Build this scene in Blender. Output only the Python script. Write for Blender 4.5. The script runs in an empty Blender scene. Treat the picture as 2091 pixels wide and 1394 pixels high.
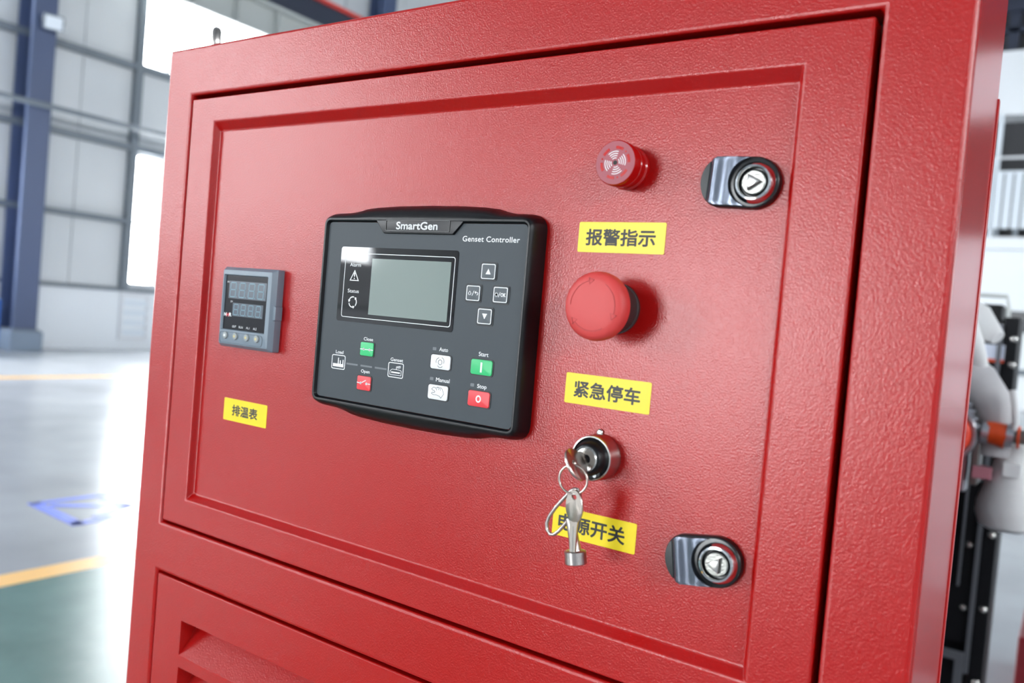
import bpy, math, random
from mathutils import Vector, Matrix
R = math.radians
random.seed(4)
SC = bpy.context.scene
COL = SC.collection

# ------------------------------------------------------------------ camera
# World: X runs along the cabinet front, -Y points out of it, Z is up, floor at 0.
H0 = 1.3                                   # height of the panel's origin above the floor
cam_d = bpy.data.cameras.new('camera')
cam = bpy.data.objects.new('camera', cam_d); COL.objects.link(cam)
cam_d.sensor_width = 36.0
cam_d.lens = 1699.8 / 2091 * 36.0
cam_d.clip_start = 0.02; cam_d.clip_end = 300
_r = Vector((.822078, .562807, .086231)); _u = Vector((-.088965, -.022621, .995778)); _b = Vector((.562381, -.826279, .031474))
cam.matrix_world = Matrix(((_r.x, _u.x, _b.x, .39573), (_r.y, _u.y, _b.y, -.46645), (_r.z, _u.z, _b.z, H0 + .00766), (0, 0, 0, 1)))
cam_d.dof.use_dof = True
cam_d.dof.focus_distance = 0.60
cam_d.dof.aperture_fstop = 6.3
SC.camera = cam

# ------------------------------------------------------------------ sky and exposure
W = bpy.data.worlds.new('overcast_sky'); SC.world = W; W.use_nodes = True
W.node_tree.nodes['Background'].inputs[0].default_value = (.93, .97, 1.0, 1)
W.node_tree.nodes['Background'].inputs[1].default_value = 30.0
SC.view_settings.view_transform = 'Standard'; SC.view_settings.look = 'None'
SC.view_settings.gamma = 1.0; SC.view_settings.use_curve_mapping = False
SC.view_settings.exposure = 0.17
try:
    SC.cycles.use_denoising = True
    SC.cycles.max_bounces = 7; SC.cycles.diffuse_bounces = 4; SC.cycles.glossy_bounces = 4; SC.cycles.transparent_max_bounces = 8
    SC.cycles.caustics_reflective = False; SC.cycles.caustics_refractive = False
    SC.cycles.sample_clamp_indirect = 6.0; SC.cycles.adaptive_threshold = .02
except Exception: pass

def portal(loc, rot, sx, sy):              # daylight portal in a window opening
    l = bpy.data.lights.new('window_portal', 'AREA'); l.shape = 'RECTANGLE'; l.size = sx; l.size_y = sy
    l.cycles.is_portal = True
    o = bpy.data.objects.new('window_portal', l); o.location = loc; o.rotation_euler = rot; COL.objects.link(o)

# ------------------------------------------------------------------ materials
def lin(c):
    f = lambda v: v / 12.92 if v <= .04045 else ((v + .055) / 1.055) ** 2.4
    return tuple(f(v / 255.) for v in c) + (1,)
MATS = {}
def mat(name, rgb, rough=.5, metal=0., spec=.5, coat=0., noise=None, bump=None, trans=0., ior=1.5, coat_rough=.05, sss=0.):
    m = bpy.data.materials.new(name); m.use_nodes = True; nt = m.node_tree; b = nt.nodes['Principled BSDF']
    b.inputs['Base Color'].default_value = lin(rgb); b.inputs['Roughness'].default_value = rough
    b.inputs['Metallic'].default_value = metal; b.inputs['Specular IOR Level'].default_value = spec
    b.inputs['Coat Weight'].default_value = coat; b.inputs['Coat Roughness'].default_value = coat_rough
    b.inputs['Transmission Weight'].default_value = trans; b.inputs['IOR'].default_value = ior
    if sss: b.inputs['Subsurface Weight'].default_value = sss; b.inputs['Subsurface Radius'].default_value = (.004, .001, .001)
    tc = nt.nodes.new('ShaderNodeTexCoord')
    if noise:                               # (scale, second colour, detail)
        n = nt.nodes.new('ShaderNodeTexNoise'); n.inputs['Scale'].default_value = noise[0]; n.inputs['Detail'].default_value = noise[2]
        nt.links.new(tc.outputs['Object'], n.inputs['Vector'])
        r = nt.nodes.new('ShaderNodeValToRGB'); r.color_ramp.elements[0].position = .35; r.color_ramp.elements[1].position = .7
        r.color_ramp.elements[0].color = lin(rgb); r.color_ramp.elements[1].color = lin(noise[1])
        nt.links.new(n.outputs['Fac'], r.inputs['Fac']); nt.links.new(r.outputs['Color'], b.inputs['Base Color'])
    if bump:                                # (scale, strength, distance)
        n = nt.nodes.new('ShaderNodeTexNoise'); n.inputs['Scale'].default_value = bump[0]; n.inputs['Detail'].default_value = 1.5
        nt.links.new(tc.outputs['Object'], n.inputs['Vector'])
        k = nt.nodes.new('ShaderNodeBump'); k.inputs['Strength'].default_value = bump[1]; k.inputs['Distance'].default_value = bump[2]
        nt.links.new(n.outputs['Fac'], k.inputs['Height']); nt.links.new(k.outputs['Normal'], b.inputs['Normal'])
    MATS[name] = m
    return m
M_RED = mat('red_powder_coat', (168, 8, 7), .29, spec=.44, bump=(860, .5, .00034))
M_REDS = mat('red_side_paint', (168, 8, 7), .2, spec=.6, bump=(600, .1, .0002))
M_REDX = mat('dark_red_paint', (120, 20, 30), .35)
M_BLACKPL = mat('black_plastic', (13, 14, 17), .34, spec=.32, bump=(1500, .1, .0001))
M_FACE = mat('grey_faceplate', (60, 67, 72), .5, spec=.3)
M_GLASS = mat('black_screen_glass', (8, 6, 9), .03, spec=.45)
M_LCD = mat('lcd_grey', (134, 145, 140), .08, spec=.4)
M_WHITE = mat('white_print', (238, 240, 240), .5)
M_WKEY = mat('white_key', (232, 236, 238), .4)
M_GKEY = mat('green_key', (40, 188, 112), .4)
M_RKEY = mat('red_key', (226, 52, 60), .4)
M_DKEY = mat('dark_key', (62, 70, 76), .45)
M_RUB = mat('black_key_rim', (20, 21, 24), .5)
M_DIM = mat('unlit_indicator', (104, 110, 114), .4)
M_INK = mat('black_print', (22, 22, 20), .5)
M_SILVERINK = mat('silver_print', (214, 216, 218), .35)
M_METER = mat('meter_grey_plastic', (116, 130, 142), .42)
M_METERD = mat('meter_dark_grey_plastic', (74, 88, 100), .5)
M_METERG = mat('meter_black_window', (10, 11, 19), .15, spec=.22)
M_SEGBACK = mat('display_blue_grey', (22, 46, 66), .3)
M_SEG = mat('unlit_segment', (84, 130, 146), .35)
M_MBTN = mat('meter_button_rubber', (146, 152, 152), .45)
M_MBTNY = mat('meter_button_print', (200, 186, 130), .5)
M_YEL = mat('yellow_sticker', (244, 216, 40), .35, spec=.35)
M_ESTOP = mat('red_mushroom_plastic', (204, 64, 62), .5)
M_ESTOPA = mat('red_embossed_arrow', (190, 52, 52), .5)
M_ESTOPC = mat('brown_grey_collar', (62, 48, 48), .4)
M_BUZ = mat('translucent_red_plastic', (176, 12, 12), .14, spec=.5)
M_BUZF = mat('frosted_red_plastic', (156, 62, 74), .45)
M_BUZS = mat('red_slot_plastic', (186, 12, 10), .15)
M_DARK = mat('dark_hole', (16, 12, 12), .6)
M_CHROME = mat('chrome', (214, 216, 218), .08, metal=1.)
M_CHROME2 = mat('satin_nickel', (196, 194, 190), .22, metal=1.)
M_KEYM = mat('key_nickel', (186, 176, 168), .28, metal=1., bump=(900, .15, .0002))
M_ZINC = mat('zinc', (178, 172, 168), .3, metal=1., bump=(400, .12, .0003))
M_LOCK = mat('lock_grey_lacquer', (98, 104, 116), .24, metal=.75)
M_CORE = mat('brushed_core_metal', (132, 132, 128), .3, metal=1., bump=(700, .3, .0004))
M_NOSE = mat('lock_nose_grey', (40, 44, 45), .45)
M_LOCKB = mat('lock_black', (20, 21, 23), .3)
M_GAP_PLINTH = mat('gap_shade_plinth_black', (14, 12, 13), .8)  # near-black: painted shade in the door gaps, and the plinth's own colour
# hall
M_WALL = mat('light_grey_cladding', (205, 209, 212), .55, noise=(.6, (214, 217, 219), 2))
M_WALLW = mat('white_painted_wall', (232, 236, 240), .6)
M_STEELB = mat('blue_steel_paint', (72, 85, 116), .4)
M_GIRT = mat('grey_steel_paint', (112, 120, 128), .45)
M_DKB = mat('dark_blue_steel', (44, 50, 66), .45)
M_LGREY = mat('light_grey_steel', (184, 188, 186), .5)
M_CONC = mat('polished_concrete', (176, 180, 184), .22, spec=.5, noise=(.9, (150, 152, 158), 5))
M_GREEN = mat('green_epoxy', (56, 104, 98), .24, spec=.6, noise=(2.2, (78, 126, 120), 5))
M_YLINE = mat('yellow_line_paint', (238, 176, 46), .35)
M_BLINE = mat('blue_mark_paint', (60, 96, 224), .4)
M_PLINTH = mat('blue_grey_plinth', (128, 142, 158), .6)
M_ROOF = mat('roof_sheet', (120, 124, 128), .6)
M_FRAME = mat('white_window_frame', (222, 224, 228), .45)
M_DWIN = mat('dark_window_glass', (62, 62, 64), .25)
M_BOARD = mat('pale_blue_white_panel', (218, 226, 234), .5)
M_BLUE = mat('blue_cabinet_paint', (36, 92, 176), .4)
M_ENG = mat('black_engine_paint', (13, 14, 18), .55, spec=.2)
M_FIN = mat('grey_steel_edge', (96, 98, 104), .4)
M_WRAP = mat('white_lagging', (214, 214, 214), .6, bump=(60, .25, .003))
M_WRAP2 = mat('pale_grey_lagging', (170, 168, 170), .55, bump=(60, .25, .003))
M_ALU = mat('cast_aluminium', (190, 192, 198), .3, metal=.9)
M_PIPE = mat('grey_steel_pipe', (120, 118, 116), .35, metal=.8)
M_ORANGE = mat('orange_silicone_hose', (214, 74, 22), .45)
M_ORED = mat('orange_red_casting', (226, 70, 48), .3)
M_PINK = mat('dusty_pink_band', (176, 112, 124), .5)
M_OSTRIPE = mat('orange_stripe', (216, 74, 34), .5)
M_STK = mat('pale_blue_sticker', (206, 212, 228), .4)
M_REDR = mat('red_rail_paint', (206, 60, 50), .4)
M_PANE = bpy.data.materials.new('clear_pane'); M_PANE.use_nodes = True
_nt = M_PANE.node_tree; _nt.nodes.remove(_nt.nodes['Principled BSDF'])
_t = _nt.nodes.new('ShaderNodeBsdfTransparent'); _g = _nt.nodes.new('ShaderNodeBsdfGlossy'); _x = _nt.nodes.new('ShaderNodeMixShader')
_g.inputs['Roughness'].default_value = .05; _x.inputs[0].default_value = .06
_nt.links.new(_t.outputs[0], _x.inputs[1]); _nt.links.new(_g.outputs[0], _x.inputs[2]); _nt.links.new(_x.outputs[0], _nt.nodes['Material Output'].inputs[0])

M_MILK = M_PANE.copy(); M_MILK.name = 'milky_skylight_sheet'
for _n in M_MILK.node_tree.nodes:
    if _n.type == 'BSDF_TRANSPARENT': _n.inputs[0].default_value = (.2, .21, .22, 1)
# ------------------------------------------------------------------ mesh helpers
class MB:
    """Collects geometry. mode 'p': panel millimetres (u right, v up, w out of the panel); mode 'w': world metres."""
    def __init__(s, mode='p'): s.v = []; s.f = []; s.mode = mode
    def _t(s, p): return (p[0] * .001, -p[2] * .001, p[1] * .001) if s.mode == 'p' else tuple(p)
    def add(s, vs, fs):
        n = len(s.v); s.v += [s._t(p) for p in vs]; s.f += [tuple(n + i for i in f) for f in fs]; return s
    def box(s, a0, a1, b0, b1, c0, c1):
        vs = [(a, b, c) for a in (a0, a1) for b in (b0, b1) for c in (c0, c1)]
        return s.add(vs, [(0, 1, 3, 2), (4, 6, 7, 5), (0, 4, 5, 1), (2, 3, 7, 6), (0, 2, 6, 4), (1, 5, 7, 3)])
    def prism(s, poly, w0, w1, rim=0.):
        """polygon (CCW) extruded along w; rim>0 rounds the upper edge"""
        n = len(poly); rings = [(poly, w0)]
        if rim:
            for t in (0, 30, 60, 90):
                rings.append((inset(poly, rim * (1 - math.cos(R(t)))), w1 - rim + rim * math.sin(R(t))))
        else: rings.append((poly, w1))
        vs = [(x, y, w) for pl, w in rings for x, y in pl]
        fs = [tuple(range(n))[::-1], tuple(range((len(rings) - 1) * n, len(rings) * n))]
        for k in range(len(rings) - 1):
            for i in range(n): fs.append((k * n + i, k * n + (i + 1) % n, (k + 1) * n + (i + 1) % n, (k + 1) * n + i))
        return s.add(vs, fs)
    def loft(s, rings, cap0=False, cap1=False):
        n = len(rings[0]); vs = [p for r in rings for p in r]; fs = []
        for k in range(len(rings) - 1):
            for i in range(n): fs.append((k * n + i, k * n + (i + 1) % n, (k + 1) * n + (i + 1) % n, (k + 1) * n + i))
        if cap0: fs.append(tuple(range(n))[::-1])
        if cap1: fs.append(tuple(range((len(rings) - 1) * n, len(rings) * n)))
        return s.add(vs, fs)
    def lathe(s, prof, seg=48, c=(0, 0), cap=True):
        rings = [[(c[0] + r * math.cos(2 * math.pi * i / seg), c[1] + r * math.sin(2 * math.pi * i / seg), w) for i in range(seg)] for r, w in prof]
        return s.loft(rings, cap and prof[0][0] > 1e-6, cap and prof[-1][0] > 1e-6)
    def ringflat(s, outer, inner, w0, w1):
        n = len(outer)
        vs = [(x, y, w) for pl, w in ((outer, w0), (outer, w1), (inner, w1), (inner, w0)) for x, y in pl]; fs = []
        for k in range(4):
            for i in range(n): fs.append((k * n + i, k * n + (i + 1) % n, ((k + 1) % 4) * n + (i + 1) % n, ((k + 1) % 4) * n + i))
        return s.add(vs, fs)
    def line(s, pts, th, w0, w1):
        """flat stroke polyline in the panel plane"""
        for a, b in zip(pts, pts[1:]):
            d = Vector((b[0] - a[0], b[1] - a[1])); L = d.length
            if L < 1e-6: continue
            d /= L; n = Vector((-d.y, d.x)) * th / 2; e = d * th * .3
            p = [(a[0] - e.x - n.x, a[1] - e.y - n.y), (b[0] + e.x - n.x, b[1] + e.y - n.y), (b[0] + e.x + n.x, b[1] + e.y + n.y), (a[0] - e.x + n.x, a[1] - e.y + n.y)]
            s.prism(p, w0, w1)
        return s
    def arc(s, c, r0, r1, a0, a1, w0, w1, n=14):
        o = [(c[0] + r1 * math.cos(R(a0 + (a1 - a0) * i / n)), c[1] + r1 * math.sin(R(a0 + (a1 - a0) * i / n))) for i in range(n + 1)]
        q = [(c[0] + r0 * math.cos(R(a0 + (a1 - a0) * i / n)), c[1] + r0 * math.sin(R(a0 + (a1 - a0) * i / n))) for i in range(n + 1)]
        for i in range(n): s.prism([q[i], o[i], o[i + 1], q[i + 1]], w0, w1)
        return s
    def tube(s, path, r, seg=12, closed=False):
        P = [Vector(p) for p in path]; n = len(P); rad = r if isinstance(r, (list, tuple)) else [r] * n
        T = []
        for i in range(n):
            a = P[i - 1] if (closed or i > 0) else P[i]; b = P[(i + 1) % n] if (closed or i < n - 1) else P[i]
            T.append((b - a).normalized())
        ref = Vector((0, 0, 1)) if abs(T[0].z) < .9 else Vector((1, 0, 0))
        N = (ref - T[0] * ref.dot(T[0])).normalized(); rings = []
        for i in range(n):
            N = (N - T[i] * N.dot(T[i])).normalized(); B = T[i].cross(N)
            rings.append([tuple(P[i] + (N * math.cos(2 * math.pi * k / seg) + B * math.sin(2 * math.pi * k / seg)) * rad[i]) for k in range(seg)])
        if closed: rings.append(rings[0]); return s.loft(rings)
        return s.loft(rings, True, True)
    def build(s, name, m, parent=None, bevel=0., smooth=38, segs=2, **props):
        me = bpy.data.meshes.new(name); me.from_pydata(s.v, [], s.f); me.validate(); me.update()
        import bmesh as _b
        bm = _b.new(); bm.from_mesh(me); _b.ops.remove_doubles(bm, verts=bm.verts, dist=1e-7); _b.ops.recalc_face_normals(bm, faces=bm.faces); bm.to_mesh(me); bm.free()
        return link(name, me, m, parent, bevel, smooth, segs, **props)
def link(name, me, m, parent=None, bevel=0., smooth=38, segs=2, **props):
    if m is not None and not me.materials: me.materials.append(m)
    if smooth:
        me.shade_smooth(); me.set_sharp_from_angle(angle=R(smooth))
    o = bpy.data.objects.new(name, me); COL.objects.link(o); o.parent = parent
    if bevel:
        b = o.modifiers.new('bevel', 'BEVEL'); b.width = bevel; b.segments = segs; b.limit_method = 'ANGLE'; b.angle_limit = R(35); b.harden_normals = False
    for k, v in props.items(): o[k] = v
    return o
def empty(name, loc, label=None, category=None, group=None, rot=(0, 0, 0), kind=None):
    o = bpy.data.objects.new(name, None); COL.objects.link(o); o.location = loc; o.rotation_euler = rot
    o.empty_display_size = .01
    if label: o['label'] = label
    if category: o['category'] = category
    if group: o['group'] = group
    if kind: o['kind'] = kind
    return o
def tag(o, label, category, group=None):
    o['label'] = label; o['category'] = category
    if group: o['group'] = group
    return o
def at(u, v, w=0): return (u * .001, -w * .001, H0 + v * .001)     # panel millimetres to world
def inset(poly, d):
    n = len(poly); out = []
    for i in range(n):
        p0, p1, p2 = Vector(poly[i - 1]), Vector(poly[i]), Vector(poly[(i + 1) % n])
        a = (p1 - p0); b = (p2 - p1)
        if a.length < 1e-9 or b.length < 1e-9: out.append(tuple(p1)); continue
        a.normalize(); b.normalize(); na = Vector((-a.y, a.x)); nb = Vector((-b.y, b.x)); k = 1 + na.dot(nb)
        m = (na + nb) / max(k, .35); out.append((p1.x + m.x * d, p1.y + m.y * d))
    return out
def rrect(x0, x1, y0, y1, r, n=5):
    o = []
    for cx, cy, a in ((x1 - r, y1 - r, 0), (x0 + r, y1 - r, 90), (x0 + r, y0 + r, 180), (x1 - r, y0 + r, 270)):
        for i in range(n + 1): o.append((cx + r * math.cos(R(a + 90 * i / n)), cy + r * math.sin(R(a + 90 * i / n))))
    return o
def circ(cx, cy, r, n=32): return [(cx + r * math.cos(2 * math.pi * i / n), cy + r * math.sin(2 * math.pi * i / n)) for i in range(n)]
def text(parent, s, cx, cy, w, width, height, m, bold=0., shear=0., name='lettering', fat=0., spacing=1.):
    """lettering as a flat mesh, fitted into a box of width x height mm centred on (cx, cy)"""
    c = bpy.data.curves.new('text', 'FONT'); c.body = s; c.size = 1; c.offset = bold; c.shear = shear; c.resolution_u = 4; c.space_character = spacing
    t = bpy.data.objects.new('text', c); COL.objects.link(t)
    dg = bpy.context.evaluated_depsgraph_get(); me = bpy.data.meshes.new_from_object(t.evaluated_get(dg))
    bpy.data.objects.remove(t); bpy.data.curves.remove(c)
    xs = [v.co.x for v in me.vertices]; ys = [v.co.y for v in me.vertices]
    if not xs: return None
    x0, x1, y0, y1 = min(xs), max(xs), min(ys), max(ys)
    sx = width / (x1 - x0); sy = height / (y1 - y0)
    for v in me.vertices:
        u = cx + (v.co.x - (x0 + x1) / 2) * sx; q = cy + (v.co.y - (y0 + y1) / 2) * sy
        v.co = (u * .001, -w * .001, q * .001)
    me.materials.clear()
    if fat:
        vs0 = [tuple(v.co) for v in me.vertices]; fs0 = [tuple(p.vertices) for p in me.polygons]; vs1 = []; fs1 = []
        for k in range(9):
            dx, dz = (0, 0) if k == 8 else (fat * math.cos(k * math.pi / 4), fat * math.sin(k * math.pi / 4)); n0 = len(vs1)
            vs1 += [(x + dx * .001, y - k * 4e-6, z + dz * .001) for x, y, z in vs0]; fs1 += [tuple(n0 + i for i in f) for f in fs0]
        me = bpy.data.meshes.new(name); me.from_pydata(vs1, [], fs1)
    me.update()
    return link(name, me, m, parent, smooth=0)

# ------------------------------------------------------------------ the hall
LX, RX, FY, BY, ZR = -14.8, 14.8, -20.0, 25.0, 12.0
def wbox(name, m, parent, *b, bevel=0., **props): return MB('w').box(*b).build(name, m, parent, bevel, smooth=0, **props)
floor = wbox('floor', M_CONC, None, LX - .2, RX + .2, FY - .2, BY + .2, -.3, 0, kind='structure')
wbox('green_aisle', M_GREEN, floor, -3.2, -1.25, FY, BY, .0, .002)
for a, b in ((-3.345, -3.2), (-10.57, -10.42), (-1.25, -1.11)): wbox('floor_line', M_YLINE, floor, a, b, FY, BY, .0, .0025)
bl = MB('w')
def fstroke(a, b, th):
    d = Vector((b[0] - a[0], b[1] - a[1])).normalized(); n = Vector((-d.y, d.x)) * th / 2; a = Vector(a) - d * th / 2; b = Vector(b) + d * th / 2
    p = [a - n, b - n, b + n, a + n]; bl.add([(q.x, q.y, z) for z in (0, .0025) for q in p], [(3, 2, 1, 0), (4, 5, 6, 7), (0, 1, 5, 4), (1, 2, 6, 5), (2, 3, 7, 6), (3, 0, 4, 7)])
fstroke((-4.44, 1.95), (-4.42, 2.75), .05); fstroke((-4.42, 1.95), (-3.93, 1.92), .07); fstroke((-3.93, 1.92), (-3.93, 2.75), .06)
fstroke((-4.34, 2.02), (-4.12, 2.32), .06); fstroke((-4.12, 2.32), (-3.99, 2.08), .06); fstroke((-4.32, 2.3), (-4.12, 2.34), .05)
bl.build('floor_marking', M_BLINE, floor, smooth=0)

# left wall: low painted wall, cladding between girts, windows bay by bay
BAY = 7.95; STARTS = [-15.3, -7.35, .6, 8.55, 16.5]; WLEN = 5.0
BAYEND = lambda s0: min(s0 + (6.6 if s0 < -15 else WLEN), BY)
ROWS_W = ((1.24, 3.80), (5.42, 7.45))
def long_wall(name, X, side):
    """side = +1: inner face looks to +x"""
    xo = X - side * .25; BE = BY + 1.1
    mb = MB('w'); xa, xb = sorted((xo, X - side * .06))
    mb.box(xa, xb, FY, BE, 0, 1.24); mb.box(xa, xb, FY, BE, 3.80, 5.42); mb.box(xa, xb, FY, BE, 7.45, ZR)
    ys = [FY] + [v for s0 in STARTS for v in (s0, BAYEND(s0))] + [BE]
    for z0, z1 in ROWS_W:
        if side < 0 and z0 < 4: mb.box(xa, xb, FY, BE, z0, z1); continue
        if side > 0: mb.box(xa, xb, STARTS[1], STARTS[1] + WLEN, z0, z1)
        if z0 < 4: mb.box(xa, xb, STARTS[0], BAYEND(STARTS[0]), z0, 2.25)
        for i in range(0, len(ys), 2):
            if ys[i + 1] - ys[i] > .01: mb.box(xa, xb, ys[i], ys[i + 1], z0, z1)
    return mb.build(name, M_WALL, None, smooth=0, kind='structure')
wall_l = long_wall('wall_left', LX, 1); wall_r = long_wall('wall_right', RX, -1)
xi = LX
wbox('painted_dado', M_WALLW, wall_l, xi - .06, xi, FY, BY, 0, 1.12)
wbox('dado_sill', M_GIRT, wall_l, xi - .06, xi + .05, FY, BY, 1.12, 1.19)
ROWZ = (1.19, 2.40, 3.80, 5.30, 7.45, ZR)
for y0, y1 in ((-1.25, .6), (5.6, 6.4), (6.4, 7.45), (7.45, 8.5), (13.6, 14.65), (14.65, 15.6), (15.6, 16.5)):
    for z0, z1 in zip(ROWZ, ROWZ[1:]):
        wbox('cladding_panel', M_WALL, wall_l, xi - .06, xi, y0 + .008, y1 - .008, z0 + .006, z1 - .006)
for s0 in (.6, 8.55):
    for k in range(5):
        for z0, z1 in ((3.82, 5.40), (7.47, ZR)):
            wbox('cladding_panel', M_WALL, wall_l, xi - .06, xi, s0 + k + .008, s0 + k + .992, z0, z1)
for z, t, ylist in ((2.45, .10, ((-1.2, .55), (5.65, 8.42), (13.6, 16.45))), (3.85, .12, ((-1.2, 16.5),)), (5.36, .12, ((-1.2, 16.5),))):
    for a, b in ylist: wbox('girt', M_GIRT, wall_l, xi, xi + .12, a, b, z - t / 2, z + t / 2)
for y in (8.42,): wbox('window_post', M_GIRT, wall_l, xi, xi + .14, y - .03, y + .11, 1.19, 8.4)
wn = 0
def window(X, side, y0, y1, z0, z1, vs, hs, detail=True):
    global wn; wn += 1
    mb = MB('w'); xa, xb = sorted((X - side * .02, X - side * .16)); t = .06
    mb.box(xa, xb, y0, y1, z0, z0 + t); mb.box(xa, xb, y0, y1, z1 - t, z1); mb.box(xa, xb, y0, y0 + t, z0 + t, z1 - t); mb.box(xa, xb, y1 - t, y1, z0 + t, z1 - t)
    w = mb.build('window_%d' % wn, M_FRAME, None, smooth=0, kind='structure')
    ev = [y0 + t] + [v for v in vs] + [y1 - t]; eh = [z0 + t] + list(hs) + [z1 - t]
    for v in vs: wbox('mullion', M_FRAME, w, xa, xb, v - .03, v + .03, z0 + t, z1 - t)
    for h in hs: wbox('transom', M_FRAME, w, xa, xb, y0 + t, y1 - t, h - .025, h + .025)
    if detail:
        for a, b in zip(ev, ev[1:]):
            for c, d in zip(eh, eh[1:]): wbox('pane', M_PANE, w, X - side * .095, X - side * .088, a + .02, b - .02, c + .02, d - .02)
    else: wbox('pane', M_PANE, w, X - side * .095, X - side * .088, y0 + .05, y1 - .05, z0 + .05, z1 - .05)
    portal((X - side * .2, (y0 + y1) / 2, (z0 + z1) / 2), (0, R(-90) if side > 0 else R(90), 0), z1 - z0, y1 - y0)
for X, side in ((LX, 1), (RX, -1)):
    for s0 in STARTS:
        e0 = BAYEND(s0); vis = side > 0 and abs(s0 - 8.55) < .1
        for z0, z1 in ROWS_W:
            if (z0 < 4 and side < 0) or (side > 0 and -8 < s0 < 0): continue
            vs = [s0 + .6 + k for k in range(5) if s0 + .6 + k < e0 - .2]
            if s0 < -15 and z0 < 4: window(X, side, s0, e0, 2.25, z1, vs[1::2], [], vis); continue
            window(X, side, s0, e0, z0, z1, vs if (vis or z0 > 4) else vs[1::2], [2.46] if z0 < 4 else [], vis)
SKY = [-12.45, -4.5, 3.45, 11.4, 19.35]; SKX = ((-12., -4.5), (4.5, 12.))
rf = MB('w'); _y = [FY - .2] + [v for c in SKY for v in (c - .8, c + .8)] + [BY + 1.2]
for i in range(0, len(_y), 2): rf.box(LX - .2, RX + .2, _y[i], _y[i + 1], ZR, ZR + .15)
for c in SKY:
    for a, b in ((LX - .2, -12.), (-4.5, 4.5), (12., RX + .2)): rf.box(a, b, c - .8, c + .8, ZR, ZR + .15)
roof = rf.build('ceiling', M_ROOF, None, smooth=0, kind='structure')
for c in SKY:
    for a, b in SKX:
        wbox('skylight_pane', M_MILK, roof, a, b, c - .8, c + .8, ZR + .05, ZR + .06); portal(((a + b) / 2, c, ZR + .12), (0, 0, 0), b - a, 1.6)
# front wall behind the photographer, with an open roller door onto the yard
DA, DB_, DH = -10.5, -4.5, 4.2
fw = MB('w'); fw.box(LX, DA, FY - .2, FY, 0, ZR); fw.box(DB_, RX, FY - .2, FY, 0, ZR); fw.box(DA, DB_, FY - .2, FY, DH, ZR)
fw.build('wall_front', M_WALL, None, smooth=0, kind='structure')
dr = MB('w').box(DA - .12, DA, FY, FY + .12, 0, DH).box(DB_, DB_ + .12, FY, FY + .12, 0, DH).box(DA - .2, DB_ + .2, FY, FY + .6, DH, DH + .6).build('door_1', M_GIRT, None, smooth=0, kind='structure')
wbox('yard', M_CONC, None, DA - 25, DB_ + 25, FY - 40, FY - .2, -.3, -.02, kind='structure')
portal(((DA + DB_) / 2, FY - .19, DH / 2), (R(90), 0, 0), DB_ - DA, DH)
# back wall with gallery and office windows
wb = wbox('wall_back', M_WALLW, None, LX, RX, BY + .9, BY + 1.1, 0, ZR, kind='structure')
wbox('lower_facade', M_WALLW, wb, LX, RX, BY, BY + .9, 0, 4.15)
wbox('gallery_slab', M_WALLW, wb, LX, RX, BY - .25, BY + .9, 4.15, 4.41)
wbox('white_band', M_WALLW, wb, LX, RX, BY - .05, BY + .9, 7.70, 9.40)
wbox('gallery_back', M_DWIN, wb, LX, RX, BY + .75, BY + .9, 4.41, 7.70)
wbox('upper_beam', M_DKB, wb, LX, RX, BY - .05, BY + .9, 10.45, ZR)
wbox('upper_glass', M_DWIN, wb, LX, RX, BY + .3, BY + .34, 9.40, 10.45)
wbox('upper_transom', M_DKB, wb, LX, RX, BY + .05, BY + .3, 9.93, 10.05)
for k in range(14): wbox('upper_mullion', M_DKB, wb, -8.1 + k * 1.05 - .13, -8.1 + k * 1.05 + .13, BY + .05, BY + .3, 9.40, 10.45)
wbox('lower_window', M_DWIN, wb, -2.4, 2.2, BY - .02, BY, 2.0, 2.55)
wbox('lower_ledge', M_GIRT, wb, -6, 4, BY - .06, BY, .88, 1.04)
bal = empty('gallery_balustrade', (0, BY - .17, 4.41), 'white balustrade of upright boards along the far gallery', 'balustrade')
pb = MB('w').box(-.09, .09, -.015, .015, .28, 1.79).build('board', M_BOARD, bal, smooth=0); pb.location = (-6.6, 0, 0)
for k in range(1, 36):
    o = pb.copy(); COL.objects.link(o); o.location = (-6.6 + k * .22, 0, 0)
wbox('rail', M_FRAME, bal, -6.7, 1.3, -.02, .02, 2.11, 2.17); wbox('foot_rail', M_FRAME, bal, -6.7, 1.3, -.02, .02, 0, .06)
wbox('mid_rail', M_FRAME, bal, -6.7, 1.3, .015, .05, 1.74, 1.80)
for k in range(18): wbox('baluster_foot', M_GIRT, bal, -6.7 + k * .44 + .08, -6.7 + k * .44 + .2, -.01, .03, .06, .28)
for k in range(9): wbox('rail_post', M_FRAME, bal, -6.6 + k * .93 - .03, -6.6 + k * .93 + .03, .016, .04, 1.8, 2.12)
tag(wbox('gallery_post', M_BOARD, None, -1.93, -1.80, BY - .12, BY - .055, 4.415, 7.69), 'slim white post standing on the far gallery slab', 'post')

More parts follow.
